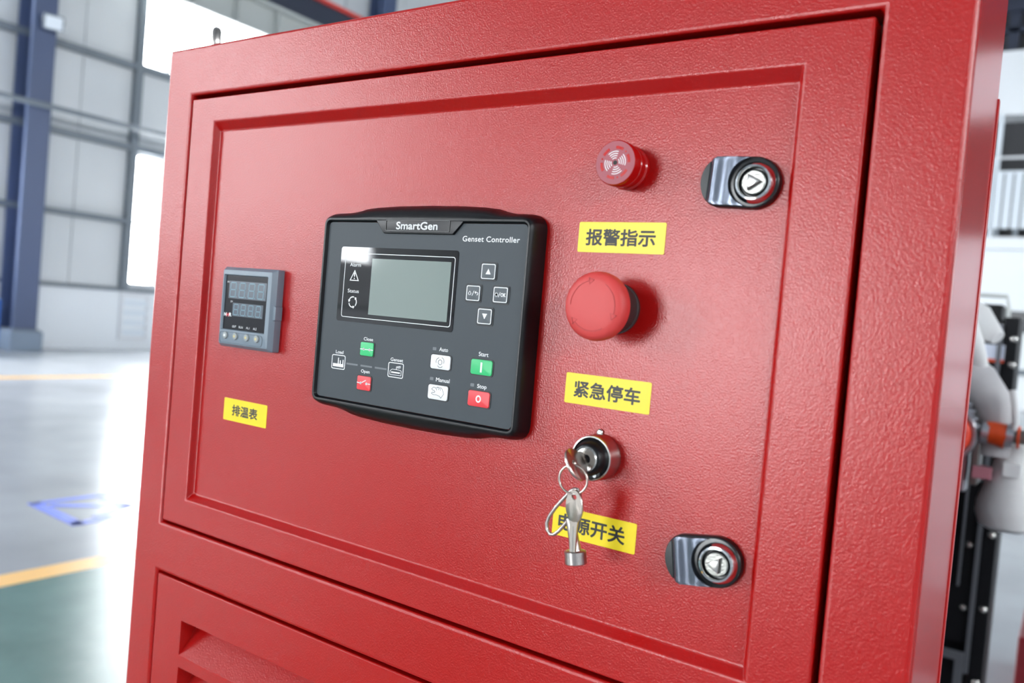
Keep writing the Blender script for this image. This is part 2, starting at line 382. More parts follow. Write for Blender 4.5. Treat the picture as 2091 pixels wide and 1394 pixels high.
# steel columns on the left wall
def column(y, label):
    c = empty('steel_column', (LX, y, 0), label, 'column')
    wbox('flange', M_STEELB, c, .54, .60, -.19, .19, .34, ZR); wbox('flange', M_STEELB, c, .06, .11, -.19, .19, .34, ZR)
    wbox('web', M_STEELB, c, .11, .54, -.012, .012, .34, ZR); wbox('plinth', M_PLINTH, c, 0.02, .68, -.27, .27, 0, .34, bevel=.015)
    wbox('base_plate', M_GIRT, c, .04, .64, -.23, .23, .34, .365)
    return c
column(6.47, 'blue steel column carrying the floodlight left of the cabinet')
column(14.5, 'distant dark steel column above the cabinet top edge')
fl = empty('floodlight', (-13.98, 6.5, 5.45), 'small square floodlight mounted high on the blue column', 'floodlight', rot=(0, R(18), R(-20)))
MB('w').box(-.10, .0, -.15, .15, -.12, .12).build('housing', M_GIRT, fl, bevel=.01); wbox('lens', M_BOARD, fl, 0, .012, -.125, .125, -.10, .10)
MB('w').tube([(-.05, -.16, 0), (-.12, -.17, .03), (-.14, 0, .05), (-.12, .17, .03), (-.05, .16, 0)], .012, 8).build('bracket', M_GIRT, fl)
for yy in (1.79, 1.15): pass
tag(MB('w').tube([(LX + .75, -1.2, 4.10), (LX + .75, 6.5, 4.10), (LX + .75, 16.5, 4.10)], .045, 10).build('wall_pipe', M_GIRT), 'long dark grey pipe running along the wall across the blue column', 'pipe')
vent = empty('wall_vent', (LX, 8.75, .65), 'white slatted vent low on the wall by the tall window', 'vent')
MB('w').box(0, .05, -.30, .30, -.46, -.40).box(0, .05, -.30, .30, .38, .44).box(0, .05, -.30, -.24, -.40, .38).box(0, .05, .24, .30, -.40, .38).build('frame', M_FRAME, vent, smooth=0)
for k in range(4): wbox('slat', M_BOARD, vent, .005, .04, -.24, .24, -.36 + k * .19, -.26 + k * .19)
# crane runway over the left wall
cr = empty('crane_runway', (LX + .65, 8, 6.6), 'grey crane runway beam with red conductor rail along the left wall', 'crane beam')
wbox('lower_flange', M_LGREY, cr, -.22, .22, -9, 16.5, 0, .05); wbox('web', M_LGREY, cr, -.02, .02, -9, 16.5, .05, .62); wbox('upper_flange', M_LGREY, cr, -.22, .22, -9, 16.5, .62, .68)
wbox('end_truck_girder', M_DKB, cr, -.1, .15, -9, 16.5, .68, 1.2); wbox('conductor_rail', M_REDR, cr, .16, .21, -9, 16.5, 1.18, 1.27)
for k in range(26): wbox('stiffener', M_LGREY, cr, -.2, .2, -9 + k, -9 + k + .02, .05, .62)
tag(wbox('blue_locker', M_BLUE, None, -14.1, -13.5, 5.2, 5.76, 0, .86, bevel=.01), 'bright blue locker at the left picture edge before the column', 'locker')

# ------------------------------------------------------------------ red cabinet
cab = empty('control_cabinet', at(0, -1300), 'tall red powder-coated steel control cabinet with a recessed door', 'cabinet')
def P(): return MB('p')
V0 = 1300                                   # panel v=0 in cabinet coordinates
XL, XR, YT, YB_ = -331.9, 340.0, 227.1 + V0, 60.0
OX0, OX1 = -294.7, 296.6; OT, OB = 182.8 + V0, -212.1 + V0; LT, LB = -256.9 + V0, 140.0
F = 6.6
fr = MB('p'); xs = [XL, OX0, OX1, XR]; vs_ = [YT, OT, OB, LT, LB, YB_]
grid = {(i, j): (x, v) for i, x in enumerate(xs) for j, v in enumerate(vs_)}
idx = {k: n for n, k in enumerate(grid)}
verts = [(p[0], p[1], F) for p in grid.values()]; faces = []
for i in range(3):
    for j in range(5):
        if i == 1 and j in (1, 3): continue
        faces.append((idx[i, j], idx[i, j + 1], idx[i + 1, j + 1], idx[i + 1, j]))
def skirt(loop, w):                         # returns walls going back to depth w
    n0 = len(verts)
    for k in loop: verts.append((grid[k][0], grid[k][1], w))
    m = len(loop)
    for q in range(m): faces.append((idx[loop[q]], idx[loop[(q + 1) % m]], n0 + (q + 1) % m, n0 + q))
skirt([(1, 1), (2, 1), (2, 2), (1, 2)], -18); skirt([(1, 3), (2, 3), (2, 4), (1, 4)], -18)
skirt([(0, 0), (0, 1), (0, 2), (0, 3), (0, 4), (0, 5), (1, 5), (2, 5), (3, 5), (3, 4), (3, 3), (3, 2), (3, 1), (3, 0), (2, 0), (1, 0)], -118)
fr.add(verts, faces); fr.build('shell', M_RED, cab, bevel=.0024, segs=3)
P().box(XL, XR, YB_, YT, -121, -118).build('back_panel', M_RED, cab, smooth=0)
P().box(XR - .2, XR + .7, YB_, YT - 1, -118, F - 3.2).build('side_panel', M_REDS, cab, bevel=.0004)
P().box(XR - 1.5, XR + 1.6, YB_, YT - 62, -124, -118).build('edge_flange', M_RED, cab, bevel=.0006)
P().box(OX0 - 18, OX1 + 18, OB - 18, OT + 18, -20, -18.1).build('gap_shade_sheet', M_GAP_PLINTH, cab, smooth=0)  # dark sheet behind the door; its colour stands in for gap shade
P().box(OX0 - 18, OX1 + 18, LB - 18, LT + 18, -50, -48).build('lower_gap_shade_sheet', M_GAP_PLINTH, cab, smooth=0)  # dark sheet behind the louvre door, painting shade into its gaps
P().box(XL + 15, XR - 15, 0, YB_, -110, 0).build('plinth', M_GAP_PLINTH, cab, smooth=0)
# door: rim, slanted recess walls, sunken panel
DX0, DX1, DT, DB = OX0 + 2.0, OX1 - 3.6, OT - 4.0, OB + 3.0
DF = 6.0
r_out = [(DX0, DB), (DX1, DB), (DX1, DT), (DX0, DT)]
r_rec = [(-259.3, -184.9 + V0), (258.3, -184.9 + V0), (258.3, 157.4 + V0), (-259.3, 157.4 + V0)]
r_in = [(-257.2, -179.2 + V0), (255.6, -179.2 + V0), (255.6, 149.8 + V0), (-257.2, 149.8 + V0)]
dm = MB('p')
dm.loft([[(x, y, -10) for x, y in r_out], [(x, y, DF) for x, y in r_out], [(x, y, DF) for x, y in r_rec], [(x, y, 0) for x, y in r_in]], False, True)
door = dm.build('door', M_RED, cab, bevel=.0011, segs=3)
# lower door with louvres
LX0, LX1, LTT, LBB = OX0 + 2.0, OX1 - 3.6, LT - 2.6, LB + 4
pit, slot = 42.5, 31.8; SX0, SX1 = -252.6, 250.0; NS = 18
lm = MB('p'); rows = [LTT]; top0 = -293.7 + V0
for k in range(NS): rows += [top0 - k * pit, top0 - k * pit - slot]
rows.append(LBB); xs2 = [LX0, SX0, SX1, LX1]
gv = [(x, y, DF) for y in rows for x in xs2]; gf = []
for j in range(len(rows) - 1):
    for i in range(3):
        if i == 1 and j % 2 == 1: continue
        gf.append((j * 4 + i, j * 4 + i + 1, j * 4 + 5 + i, j * 4 + 4 + i))
n = len(gv); loop = [0, 1, 2, 3] + [j * 4 + 3 for j in range(1, len(rows))] + [len(gv) - 2, len(gv) - 3, len(gv) - 4] + [j * 4 for j in range(len(rows) - 2, 0, -1)]
for k in loop: gv.append((gv[k][0], gv[k][1], -12))
for q in range(len(loop)): gf.append((loop[q], loop[(q + 1) % len(loop)], n + (q + 1) % len(loop), n + q))
lm.add(gv, gf); ldoor = lm.build('louvre_door', M_RED, cab, bevel=.001, segs=2)
sl = MB('p'); D_ = 25
sl.add([(SX0, 0, DF), (SX1, 0, DF), (SX1, slot, DF - D_), (SX0, slot, DF - D_), (SX0, slot, DF), (SX1, slot, DF)], [(0, 1, 2, 3), (0, 3, 4), (1, 5, 2), (3, 2, 5, 4)])
s0 = sl.build('louvre_slat', M_RED, ldoor, smooth=0); s0.location.z = (top0 - slot) * .001
for k in range(1, NS):
    o = s0.copy(); COL.objects.link(o); o.location.z = (top0 - slot - k * pit) * .001
# lifting eye on the cabinet top
ey = P(); E0 = (-322, YT + 17)
ey.tube([(E0[0] - 9 * math.cos(t * math.pi / 12), E0[1] + 13 * math.sin(t * math.pi / 12), -34 - 6.3 * math.cos(t * math.pi / 12)) for t in range(24)], 4.4, 12, True)
ey.tube([(E0[0], YT - 1, -34), (E0[0], YT + 5, -34)], 7, 16)
ey.build('lifting_eye', M_ZINC, cab)

# ------------------------------------------------------------------ stickers
def sticker(u0, u1, v0, v1, chars, cw, ch, dx, label, rz=0):
    t = empty('label_sticker', at((u0 + u1) / 2, (v0 + v1) / 2, 0), label, 'sticker', 'yellow stickers on the door', rot=(0, R(-rz), 0))
    a, b = (u1 - u0) / 2, (v1 - v0) / 2
    P().prism(rrect(-a, a, -b, b, 1.0, 3), .02, .28).build('backing', M_YEL, t, smooth=0)
    text(t, chars, dx, 0, .32, cw - .5, ch - .5, M_INK, fat=.3)
    return t
sticker(-222.5, -165, -105.8, -86.3, '排温表', 34, 9.6, -.2, 'small yellow sticker reading 排温表 below the grey meter')
sticker(123.1, 183.6, 52, 71.3, '报警指示', 48.5, 10.6, -.4, 'yellow sticker reading 报警指示 below the red buzzer')
sticker(123.3, 183.5, -45.5, -25.9, '紧急停车', 47, 10.6, -.2, 'yellow sticker reading 紧急停车 below the emergency stop button')
sticker(122.6, 182.3, -131.9, -113, '电源开关', 48, 11, -1.5, 'yellow sticker reading 电源开关 partly behind the hanging keys')

# ------------------------------------------------------------------ genset controller
gc = empty('genset_controller', at(0, 0), 'black genset controller with grey faceplate, screen and coloured keys', 'controller')
def polar(poly, angs):
    out = []; n = len(poly)
    for a in angs:
        d = (math.cos(a), math.sin(a)); best = 0
        for i in range(n):
            x1, y1 = poly[i]; x2, y2 = poly[(i + 1) % n]; ex, ey_ = x2 - x1, y2 - y1; den = d[0] * ey_ - d[1] * ex
            if abs(den) < 1e-12: continue
            t = (x1 * ey_ - y1 * ex) / den; q = (x1 * d[1] - y1 * d[0]) / den
            if t > 0 and -1e-9 <= q <= 1 + 1e-9: best = max(best, t)
        out.append((d[0] * best, d[1] * best))
    return out
topc = [(66, 77.6), (60, 79.2), (50, 80.3), (30, 81.2), (0, 81.6)]
half = [(99, 0), (99, 55)] + [(99 - 10 + 10 * math.cos(R(a)), 65.5 + 10 * math.sin(R(a))) for a in (0, 22, 45, 68, 90)] + [(78, 75.8), (72, 76.4)] + topc
upper = half + [(-x, y) for x, y in half[:-1][::-1]]
outer = upper + [(x, -y) for x, y in upper[1:-1][::-1]]
lipP = rrect(-95.2, 95.2, -70.2, 70.2, 5, 6)
angs = sorted({round(math.atan2(y, x) % (2 * math.pi), 5) for x, y in outer + lipP} | {round(k * 2 * math.pi / 120, 5) for k in range(120)})
OU = polar(outer, angs); LI = polar(lipP, angs); L2 = polar(rrect(-94.0, 94.0, -69.0, 69.0, 4.2, 6), angs); L3 = polar(rrect(-93.0, 93.0, -68.0, 68.0, 3.6, 6), angs)
mix = lambda A, B, t, w: [(a[0] + (b[0] - a[0]) * t, a[1] + (b[1] - a[1]) * t, w) for a, b in zip(A, B)]
prof = [(0, 0), (0, 1.5), (.02, 4), (.08, 7), (.2, 10), (.4, 12.9), (.65, 14.8), (.9, 15.7), (1, 15.9)]
P().loft([mix(OU, LI, t, w) for t, w in prof] + [mix(L2, L2, 0, 15.7), mix(L3, L3, 0, 13.2)]).build('housing', M_BLACKPL, gc, smooth=50)
P().prism(rrect(-92.6, 92.6, -67.6, 67.6, 3.4, 5), 11, 13.5).build('faceplate', M_FACE, gc, smooth=0)
FW = 13.5
nb = P(); nb.prism([(-33.5, 59.6), (31.5, 59.6), (40.6, 69.4), (-42.4, 69.4)], FW - 1, 15.4, .6)
bd = nb.build('badge_plate', M_BLACKPL, gc)
P().ringflat(rrect(-31.9, 28.7, 61.2, 69.4, 1), rrect(-31.3, 28.1, 61.8, 68.8, .7), 15.4, 15.8).build('badge_rim', M_LOCKB, bd, smooth=0)
text(bd, 'SmartGen', -1.9, 65.3, 15.55, 38.6, 5.3, M_SILVERINK, fat=.2)
text(gc, 'Genset Controller', 63, 57.2, FW + .06, 47.5, 3.7, M_WHITE, fat=.06, spacing=1.05)
scr = P().prism(rrect(-77.0, 37.2, -7.8, 48.8, 2, 4), FW, FW + .35).build('screen_window', M_GLASS, gc, smooth=0)
P().prism([(-44, -1.1), (31.3, -1.1), (31.3, 40.7), (-44, 40.7)], FW + .3, FW + .42).build('display', M_LCD, scr, smooth=0)
P().ringflat(rrect(-72.2, 34.8, -4.6, 44.3, 2), rrect(-71.7, 34.3, -4.1, 43.8, 1.6), FW + .3, FW + .42).build('border_line', M_WHITE, scr, smooth=0)
z = FW + .42
text(scr, 'Alarm', -61, 35.4, z, 11.3, 2.7, M_WHITE); text(scr, 'Status', -61.2, 15.6, z, 11.6, 2.7, M_WHITE)
al = P(); tri = [(-66, 23.3), (-56.3, 23.3), (-61.2, 31.6)]; al.ringflat(tri, inset(tri, .65), z - .1, z); al.prism([(-61.6, 26.4), (-60.8, 26.4), (-60.6, 29.4), (-61.8, 29.4)], z - .1, z); al.prism(circ(-61.2, 25.1, .5, 10), z - .1, z)
al.build('alarm_symbol', M_WHITE, scr, smooth=0)
st = P()
for k in range(3):
    a = 75 + 120 * k; st.arc((-61, 7.2), 3.5, 4.3, a, a + 85, z - .1, z, 10)
    q = R(a + 92); c = (-61 + 3.9 * math.cos(q), 7.2 + 3.9 * math.sin(q)); tt = Vector((-math.sin(q), math.cos(q))); nn = Vector((math.cos(q), math.sin(q)))
    st.prism([(c[0] - nn.x * 1.2 - tt.x * .6, c[1] - nn.y * 1.2 - tt.y * .6)[:2], (c[0] + nn.x * 1.2 - tt.x * .6, c[1] + nn.y * 1.2 - tt.y * .6), (c[0] + tt.x * 1.3, c[1] + tt.y * 1.3)], z - .1, z)
st.build('status_symbol', M_WHITE, scr, smooth=0)
def key(name, x0, x1, y0, y1, m, r=1.6):
    rim = P().prism(rrect(x0 - .8, x1 + .8, y0 - .8, y1 + .8, r + .6, 4), FW - .2, FW + .35).build(name, M_RUB, gc, smooth=0)
    P().prism(rrect(x0, x1, y0, y1, r, 4), FW, FW + .95, .3).build('key_cap', m, rim)
    return rim
KW = FW + 1.0
for nm, cx, cy in (('up', 64, 35.5), ('home', 52.7, 20.3), ('ok', 75.5, 20.4), ('down', 64, 5.2)):
    b = key('arrow_key' if nm in ('up', 'down') else 'menu_key', cx - 6.2, cx + 6.2, cy - 5.6, cy + 5.6, M_DKEY, 1.2)
    P().ringflat(rrect(cx - 5.7, cx + 5.7, cy - 5.1, cy + 5.1, 1.1), rrect(cx - 5.15, cx + 5.15, cy - 4.55, cy + 4.55, .8), KW - .1, KW).build('outline', M_WHITE, b, smooth=0)
    g = P()
    if nm == 'up': g.prism([(cx - 2.1, cy - 1.9), (cx + 2.1, cy - 1.9), (cx, cy + 1.9)], KW - .1, KW)
    elif nm == 'down': g.prism([(cx + 2.1, cy + 1.9), (cx - 2.1, cy + 1.9), (cx, cy - 1.9)], KW - .1, KW)
    elif nm == 'home':
        g.line([(cx - 3.6, cy - .3), (cx - 3.6, cy - 1.2), (cx - 2.0, cy - 1.2), (cx - 2.0, cy - .3), (cx - 1.5, cy - .3), (cx - 2.8, cy + 1.3), (cx - 4.1, cy - .3), (cx - 3.6, cy - .3)], .28, KW - .1, KW)
        g.line([(cx - .7, cy - 1.6), (cx + .8, cy + 1.6)], .4, KW - .1, KW)
        g.line([(cx + 2.2, cy + .6), (cx + 3.6, cy + .6), (cx + 4.1, cy + .2), (cx + 4.1, cy - .6), (cx + 3.4, cy - 1.1)], .5, KW - .1, KW); g.prism([(cx + 1.2, cy + .6), (cx + 2.5, cy - .5), (cx + 2.5, cy + 1.7)], KW - .1, KW)
    else:
        g.prism(circ(cx - 3.2, cy, .9, 12), KW - .1, KW)
        for k in range(8): g.line([(cx - 3.2, cy), (cx - 3.2 + 1.35 * math.cos(k * math.pi / 4), cy + 1.35 * math.sin(k * math.pi / 4))], .45, KW - .1, KW)
        g.line([(cx - 1.5, cy - 1.6), (cx - .2, cy + 1.6)], .35, KW - .1, KW)
        text(b, 'OK', cx + 2.3, cy, KW, 4.0, 2.3, M_WHITE, fat=.1)
    g.build('legend', M_WHITE, b, smooth=0)
b = key('close_key', -48.6, -35.4, -32.0, -21.9, M_GKEY, 1.2)
g = P().line([(-48.4, -27.2), (-35.6, -27.2)], .6, KW - .1, KW)
for q in (-45, -39): g.prism(circ(q, -27.2, .95, 12), KW - .1, KW)
g.build('legend', M_WHITE, b, smooth=0)
b = key('open_key', -49.2, -35.4, -57.7, -47.2, M_RKEY, 1.2)
g = P().line([(-49, -52.4), (-45.4, -52.8), (-40.4, -50.2)], .6, KW - .1, KW).line([(-39.4, -52.6), (-35.6, -52.6)], .6, KW - .1, KW)
for q in (-45.4, -39.4): g.prism(circ(q, -52.6, .95, 12), KW - .1, KW)
g.build('legend', M_WHITE, b, smooth=0)
b = key('auto_key', 20.5, 38.0, -34.3, -24.4, M_WKEY)
g = P()
for k in range(3):
    a = 40 + 120 * k; g.arc((29.2, -29.4), 1.5, 1.85, a - 60, a + 60, KW - .1, KW, 8)
    g.arc((29.2 + 1.2 * math.cos(R(a)), -29.4 + 1.2 * math.sin(R(a))), 2.35, 2.7, a - 70, a + 45, KW - .1, KW, 8)
g.build('legend', M_INK, b, smooth=0)
b = key('manual_key', 20.3, 37.8, -55.7, -45.5, M_WKEY)
hand = [(23.6, -48.6), (25.2, -47.2), (27.4, -47.6), (29, -46.8), (30.6, -47.2), (32, -47), (33, -47.8), (34.2, -50), (34.6, -51.2), (32.4, -54.2), (31, -53), (28, -52.4), (25.6, -52.6), (23.6, -51.8), (24.2, -51), (26, -51), (26.8, -50.4), (26, -49.6), (24.6, -49.4), (23.6, -48.6)]
P().line(hand, .3, KW - .1, KW).line([(27.4, -47.6), (28.2, -49)], .3, KW - .1, KW).line([(29, -46.9), (30, -48.6)], .3, KW - .1, KW).line([(30.8, -47.2), (31.6, -48.8)], .3, KW - .1, KW).build('legend', M_INK, b, smooth=0)
b = key('start_key', 56.0, 73.8, -34.3, -24.0, M_GKEY)
P().prism([(64.1, -32.6), (65.6, -32.6), (65.6, -25.8), (64.1, -25.8)], KW - .1, KW).build('legend', M_WHITE, b, smooth=0)
b = key('stop_key', 55.8, 73.8, -55.9, -45.3, M_RKEY)
P().ringflat([(64.7 + 2.2 * math.cos(k * .19635), -50.6 + 2.5 * math.sin(k * .19635)) for k in range(32)], [(64.7 + 1.25 * math.cos(k * .19635), -50.6 + 1.5 * math.sin(k * .19635)) for k in range(32)], KW - .1, KW).build('legend', M_WHITE, b, smooth=0)
for s_, cx, cy, wd, h_ in (('Close', -41.8, -19.4, 9.4, 2.4), ('Load', -70.8, -31.8, 8, 2.4), ('Genset', -11.9, -31.9, 12, 2.4), ('Open', -42.3, -44.0, 8.8, 3.1), ('Auto', 30.7, -20.4, 7.8, 2.7), ('Manual', 32.2, -41.7, 12.2, 2.7), ('Start', 65.4, -20.3, 8, 2.8), ('Stop', 66.2, -42.4, 7.8, 3.5)):
    text(gc, s_, cx, cy, FW + .06, wd, h_, M_WHITE, fat=.05)
for cx, cy in ((22.4, -20.5), (22.1, -41.6), (58, -41.8)): P().prism(rrect(cx - 1.6, cx + 1.6, cy - 1.1, cy + 1.1, .3, 2), FW, FW + .08).build('status_led', M_DIM, gc, smooth=0)
for x0, x1 in ((-62.6, -50.8), (-47.7, -35.9), (-33, -21.2)): P().prism([(x0, -40.4), (x1, -40.4), (x1, -39.1), (x0, -39.1)], FW, FW + .08).build('indicator_bar', M_DIM, gc, smooth=0)
for nm, x0, x1 in (('load_symbol', -78.6, -64.1), ('genset_symbol', -19.8, -4.8)):
    g = P().ringflat(rrect(x0, x1, -45, -34, 1.5), rrect(x0 + .6, x1 - .6, -44.4, -34.6, 1.0), FW, FW + .08); a, c = FW, FW + .08; m_ = (x0 + x1) / 2
    if nm[0] == 'l':
        g.prism([(x0 + 1.6, -43.2), (x1 - 1.6, -43.2), (x1 - 1.6, -40.8), (x0 + 1.6, -40.8)], a, c)
        for q, h_ in ((m_ - .6, -36.2), (m_ + 1.6, -38), (m_ + 4.4, -37.4)): g.prism([(q, -40.8), (q + 1, -40.8), (q + .9, h_), (q + .1, h_)], a, c)
    else:
        g.line([(x0 + 2, -43), (x1 - 2, -43), (x1 - 2, -39.6), (x1 - 4, -39), (x0 + 4, -39), (x0 + 2, -40.4), (x0 + 2, -43)], .35, a, c)
        g.line([(m_ + .6, -39), (m_ + .6, -37), (m_ + 4.2, -36.2), (m_ + 4.2, -37.4), (m_ + 1.6, -37.6)], .5, a, c); g.line([(x0 + 3.5, -41.2), (x1 - 3.5, -41.2)], 1.0, a, c)
    g.build(nm, M_WHITE, gc, smooth=0)

# ------------------------------------------------------------------ grey temperature meter
mt = empty('temperature_meter', at(-191, -6.2), 'grey square temperature meter with unlit blue digits and four round buttons', 'meter')
O0 = rrect(-34.5, 34.5, -34.5, 34.5, 1.2, 3)
P().loft([[(x, y, w) for x, y in rrect(-34.5 + i, 34.5 - i, -34.5 + i, 34.5 - i, 1.2, 3)] for i, w in ((0, 0), (0, 6.5), (2.6, 10.6), (3.4, 10.9))] + [[(x, y, 10.9) for x, y in rrect(-30.2, 27.6, -19.8, 28, .8, 3)], [(x, y, 9.2) for x, y in rrect(-29.4, 26.8, -19.2, 27.4, .6, 3)]]).build('case', M_METER, mt, smooth=30)
mw = P().prism(rrect(-29.5, 26.9, -19.3, 27.5, .6, 3), 8.6, 9.3).build('window', M_METERG, mt, smooth=0)
zz = 9.36
def seg8(g, x, y, w, h, t, lean=.07):
    f = lambda a, b: (x + a * w + lean * h * b, y + b * h)
    e = .06
    for p, q in (((e, 1), (1 - e, 1)), ((e, .5), (1 - e, .5)), ((e, 0), (1 - e, 0)), ((0, .5 + e), (0, 1 - e)), ((1, .5 + e), (1, 1 - e)), ((0, e), (0, .5 - e)), ((1, e), (1, .5 - e))):
        g.line([f(*p), f(*q)], t, zz, zz + .05)
    g.prism(circ(x + w + 1.5, y, .5, 8), zz, zz + .05)
P().prism([(-24.6, 7.6), (24.6, 7.6), (24.6, 22.6), (-24.6, 22.6)], 9.25, zz).build('upper_display', M_SEGBACK, mw, smooth=0)
P().prism([(-18, -7.5), (22, -7.5), (22, 3.9), (-18, 3.9)], 9.25, zz).build('lower_display', M_SEGBACK, mw, smooth=0)
for k in range(4):
    g = P(); seg8(g, -23 + k * 12.2, 9.0, 7.2, 12.2, .8); g.build('digit', M_SEG, mw, smooth=0)
for k in range(4):
    g = P(); seg8(g, -16.6 + k * 9.8, -6.3, 5.6, 9, .65); g.build('digit', M_SEG, mw, smooth=0)
for s_, cx, cy, wd, h_ in (('OUT', -14, -16.5, 5.2, 1.9), ('RUN', -5, -16.5, 5.2, 1.9), ('AL1', 4.2, -16.4, 4.6, 1.9), ('AL2', 13.4, -16.4, 4.6, 1.9), ('PV', -26, 21.4, 2.8, 1.6), ('SV', -19.8, 4.8, 2.8, 1.6)):
    text(mw, s_, cx, cy, zz, wd, h_, M_WHITE)
text(mw, 'N', -27.2, -6.6, zz, 3, 2.8, M_WHITE, fat=.15); text(mw, 'H', -23.8, -6.8, zz, 3, 2.8, M_RKEY, fat=.2); text(mw, 'R', -20.4, -6.6, zz, 3, 2.8, M_WHITE, fat=.15)
P().ringflat(rrect(-30.6, 26, -31, -21.4, 3), rrect(-30.2, 25.6, -30.6, -21.8, 2.7), 10.8, 11.15).build('button_frame', M_METERD, mt, smooth=0)
for k, q in enumerate((-22.4, -9, 6, 19)):
    b = P().lathe([(3.1, 10.6), (3.1, 11.6), (2.8, 12.2), (0, 12.5)], 20, (q, -24.6)).build('button', M_MBTN, mt)
    g = P().lathe([(1.2, 12.3), (1.2, 12.5), (0, 12.55)], 12, (q, -24.6)); g.build('button_mark', M_WHITE if k == 0 else M_MBTNY, b)
P().prism([(34, -8.2), (36.4, -7.2), (36.4, 3.6), (34, 4.6), (30.5, 5.8), (29.8, -5)], 1, 8.2, .6).build('side_clip', M_METER, mt)
P().prism([(-34, 4.5), (-36.6, 3.4), (-36.6, -5), (-34, -6)], 1, 6.8, .6).build('side_clip', M_METERD, mt)

# ------------------------------------------------------------------ red buzzer
bz = empty('alarm_buzzer', at(155.5, 104.4), 'small round translucent red buzzer with white sound arcs', 'buzzer')
P().lathe([(13.2, 0), (13.6, .4), (13.6, 3.4), (12.6, 4.2), (12.3, 6.2), (12.5, 7.4), (13.2, 8), (13.2, 10.4), (12.5, 11), (12.5, 12), (13.6, 12.6), (13.6, 19.2), (13.1, 20)], 64).build('body', M_BUZ, bz)
P().lathe([(13.0, 19.8), (13.0, 20.1), (0, 20.1)], 64).build('front_disc', M_BUZF, bz)
g = P()
for k in range(4):
    a = 15 + 90 * k
    for r in (2.8, 4.15, 5.5, 6.85): g.arc((0, 0), r - .24, r + .24, a - 30, a + 30, 20.1, 20.2, 8)
g.build('sound_arcs', M_WHITE, bz, smooth=0)
for a in (15, 75, 135, 195, 255, 315):
    P().arc((0, 0), 8.3, 10.0, a - 16, a + 16, 20.1, 20.17, 8).build('sound_slot', M_BUZS, bz, smooth=0)
for a in (45, 165, 285): P().prism(circ(9.2 * math.cos(R(a)), 9.2 * math.sin(R(a)), .6, 10), 20.1, 20.17).build('pin_hole', M_BUZS, bz, smooth=0)
P().prism(circ(0, 0, 1.4, 16), 20.1, 20.2).build('centre_hole', M_DARK, bz, smooth=0)

# ------------------------------------------------------------------ emergency stop
es = empty('emergency_stop_button', at(155.2, 17.4), 'large red mushroom emergency stop button with turning arrows', 'button')
P().lathe([(15.8, 0), (16, .3), (16, 2.2), (15.2, 2.6), (15.0, 12.5), (14.4, 13.2), (11, 13.4)], 56).build('collar', M_ESTOPC, es)
hd = P().lathe([(11, 13), (12, 16.5), (16.5, 19.2), (19.6, 21), (20.7, 23.2), (20.9, 25.8), (20.5, 28.4), (19.4, 30.4), (17.8, 31.5), (15, 32.1), (8, 32.5), (0, 32.6)], 72).build('mushroom_head', M_ESTOP, es)
for k in range(3):
    a = 105 + 120 * k; g = P(); zt = 32.35
    for rr in (15.1, 14.9):
        pass
    pts = [(15 * math.cos(R(a + 75 * i / 12)), 15 * math.sin(R(a + 75 * i / 12))) for i in range(13)][::-1]
    g.line(pts, .45, 31.9, zt)
    q = R(a - 2); c = Vector((15 * math.cos(q), 15 * math.sin(q))); tt = Vector((math.sin(q), -math.cos(q))); nn = Vector((math.cos(q), math.sin(q)))
    p1 = c + nn * 2.0; p2 = c - nn * 2.0; p3 = c + tt * 3.2
    g.line([tuple(p1), tuple(p2)], .45, 31.7, zt); g.line([tuple(p2), tuple(p3)], .45, 31.9, zt); g.line([tuple(p3), tuple(p1)], .45, 31.7, zt)
    g.build('arrow', M_ESTOPA, hd, smooth=0)

# ------------------------------------------------------------------ key switch
KC = (152.8, -76.2)
ks = empty('key_switch', at(*KC), 'round key switch with chrome ring and black centre', 'key switch')
P().lathe([(14.6, 0), (14.6, 2), (14.2, 2.6), (14.2, 11.4), (13.7, 12.4), (12.9, 12.6), (12.5, 11.2), (12.5, 8)], 64).build('chrome_ring', M_CHROME2, ks)
kn = P().lathe([(12.45, 9), (12.45, 11.6), (11.6, 12.2), (10.6, 14.4), (9.4, 17.6), (8.4, 18.4), (7.6, 18.5)], 56).build('knob', M_BLACKPL, ks)
P().prism([(-3, -12.2), (2.4, -13), (8.4, -10), (8.0, -5), (-3.5, -6)], 10, 14.2, .6).build('pointer', M_BLACKPL, kn)
P().lathe([(1.25, 14), (1.25, 14.35), (0, 14.4)], 16, (4.6, -9.9)).build('position_dot', M_WHITE, kn)
P().lathe([(7.6, 14), (7.6, 18.6), (6.9, 19.2), (3.2, 19.0), (2.6, 18.4), (0, 18.3)], 48).build('lock_core', M_CHROME2, ks)
P().lathe([(2.2, 0), (2.2, 1.4), (1.4, 2.2), (0, 2.3)], 16, (-1.2, 15.2)).build('locating_nub', M_CHROME2, ks)
# key in the switch: its bow stands out of the panel
sv = Vector((.55, -.835))
def flatkey(mb, outline, hole, th, fr):
    """outline in key plane coords, fr maps (a,b,t)->(u,v,w)"""
    n = len(outline); ho = circ(hole[0], hole[1], hole[2], n)
    # rotate the hole start to match outline angles
    ho = [(hole[0] + hole[2] * math.cos(math.atan2(y - hole[1], x - hole[0])), hole[1] + hole[2] * math.sin(math.atan2(y - hole[1], x - hole[0]))) for x, y in outline]
    ins = [(x + (hole[0] - x) * .07, y + (hole[1] - y) * .07) for x, y in outline]
    rings = [[fr(x, y, t) for x, y in q] for q, t in ((ho, -th), (ins, -th), (outline, -th * .55), (outline, th * .55), (ins, th), (ho, th))]
    rings.append(rings[0]); mb.loft(rings)
k1 = empty('inserted_key', at(KC[0], KC[1], 19), 'nickel key inserted in the key switch', 'key')
fr1 = lambda a, b, t: (a * sv.x + t * -sv.y, a * sv.y + t * sv.x, b)
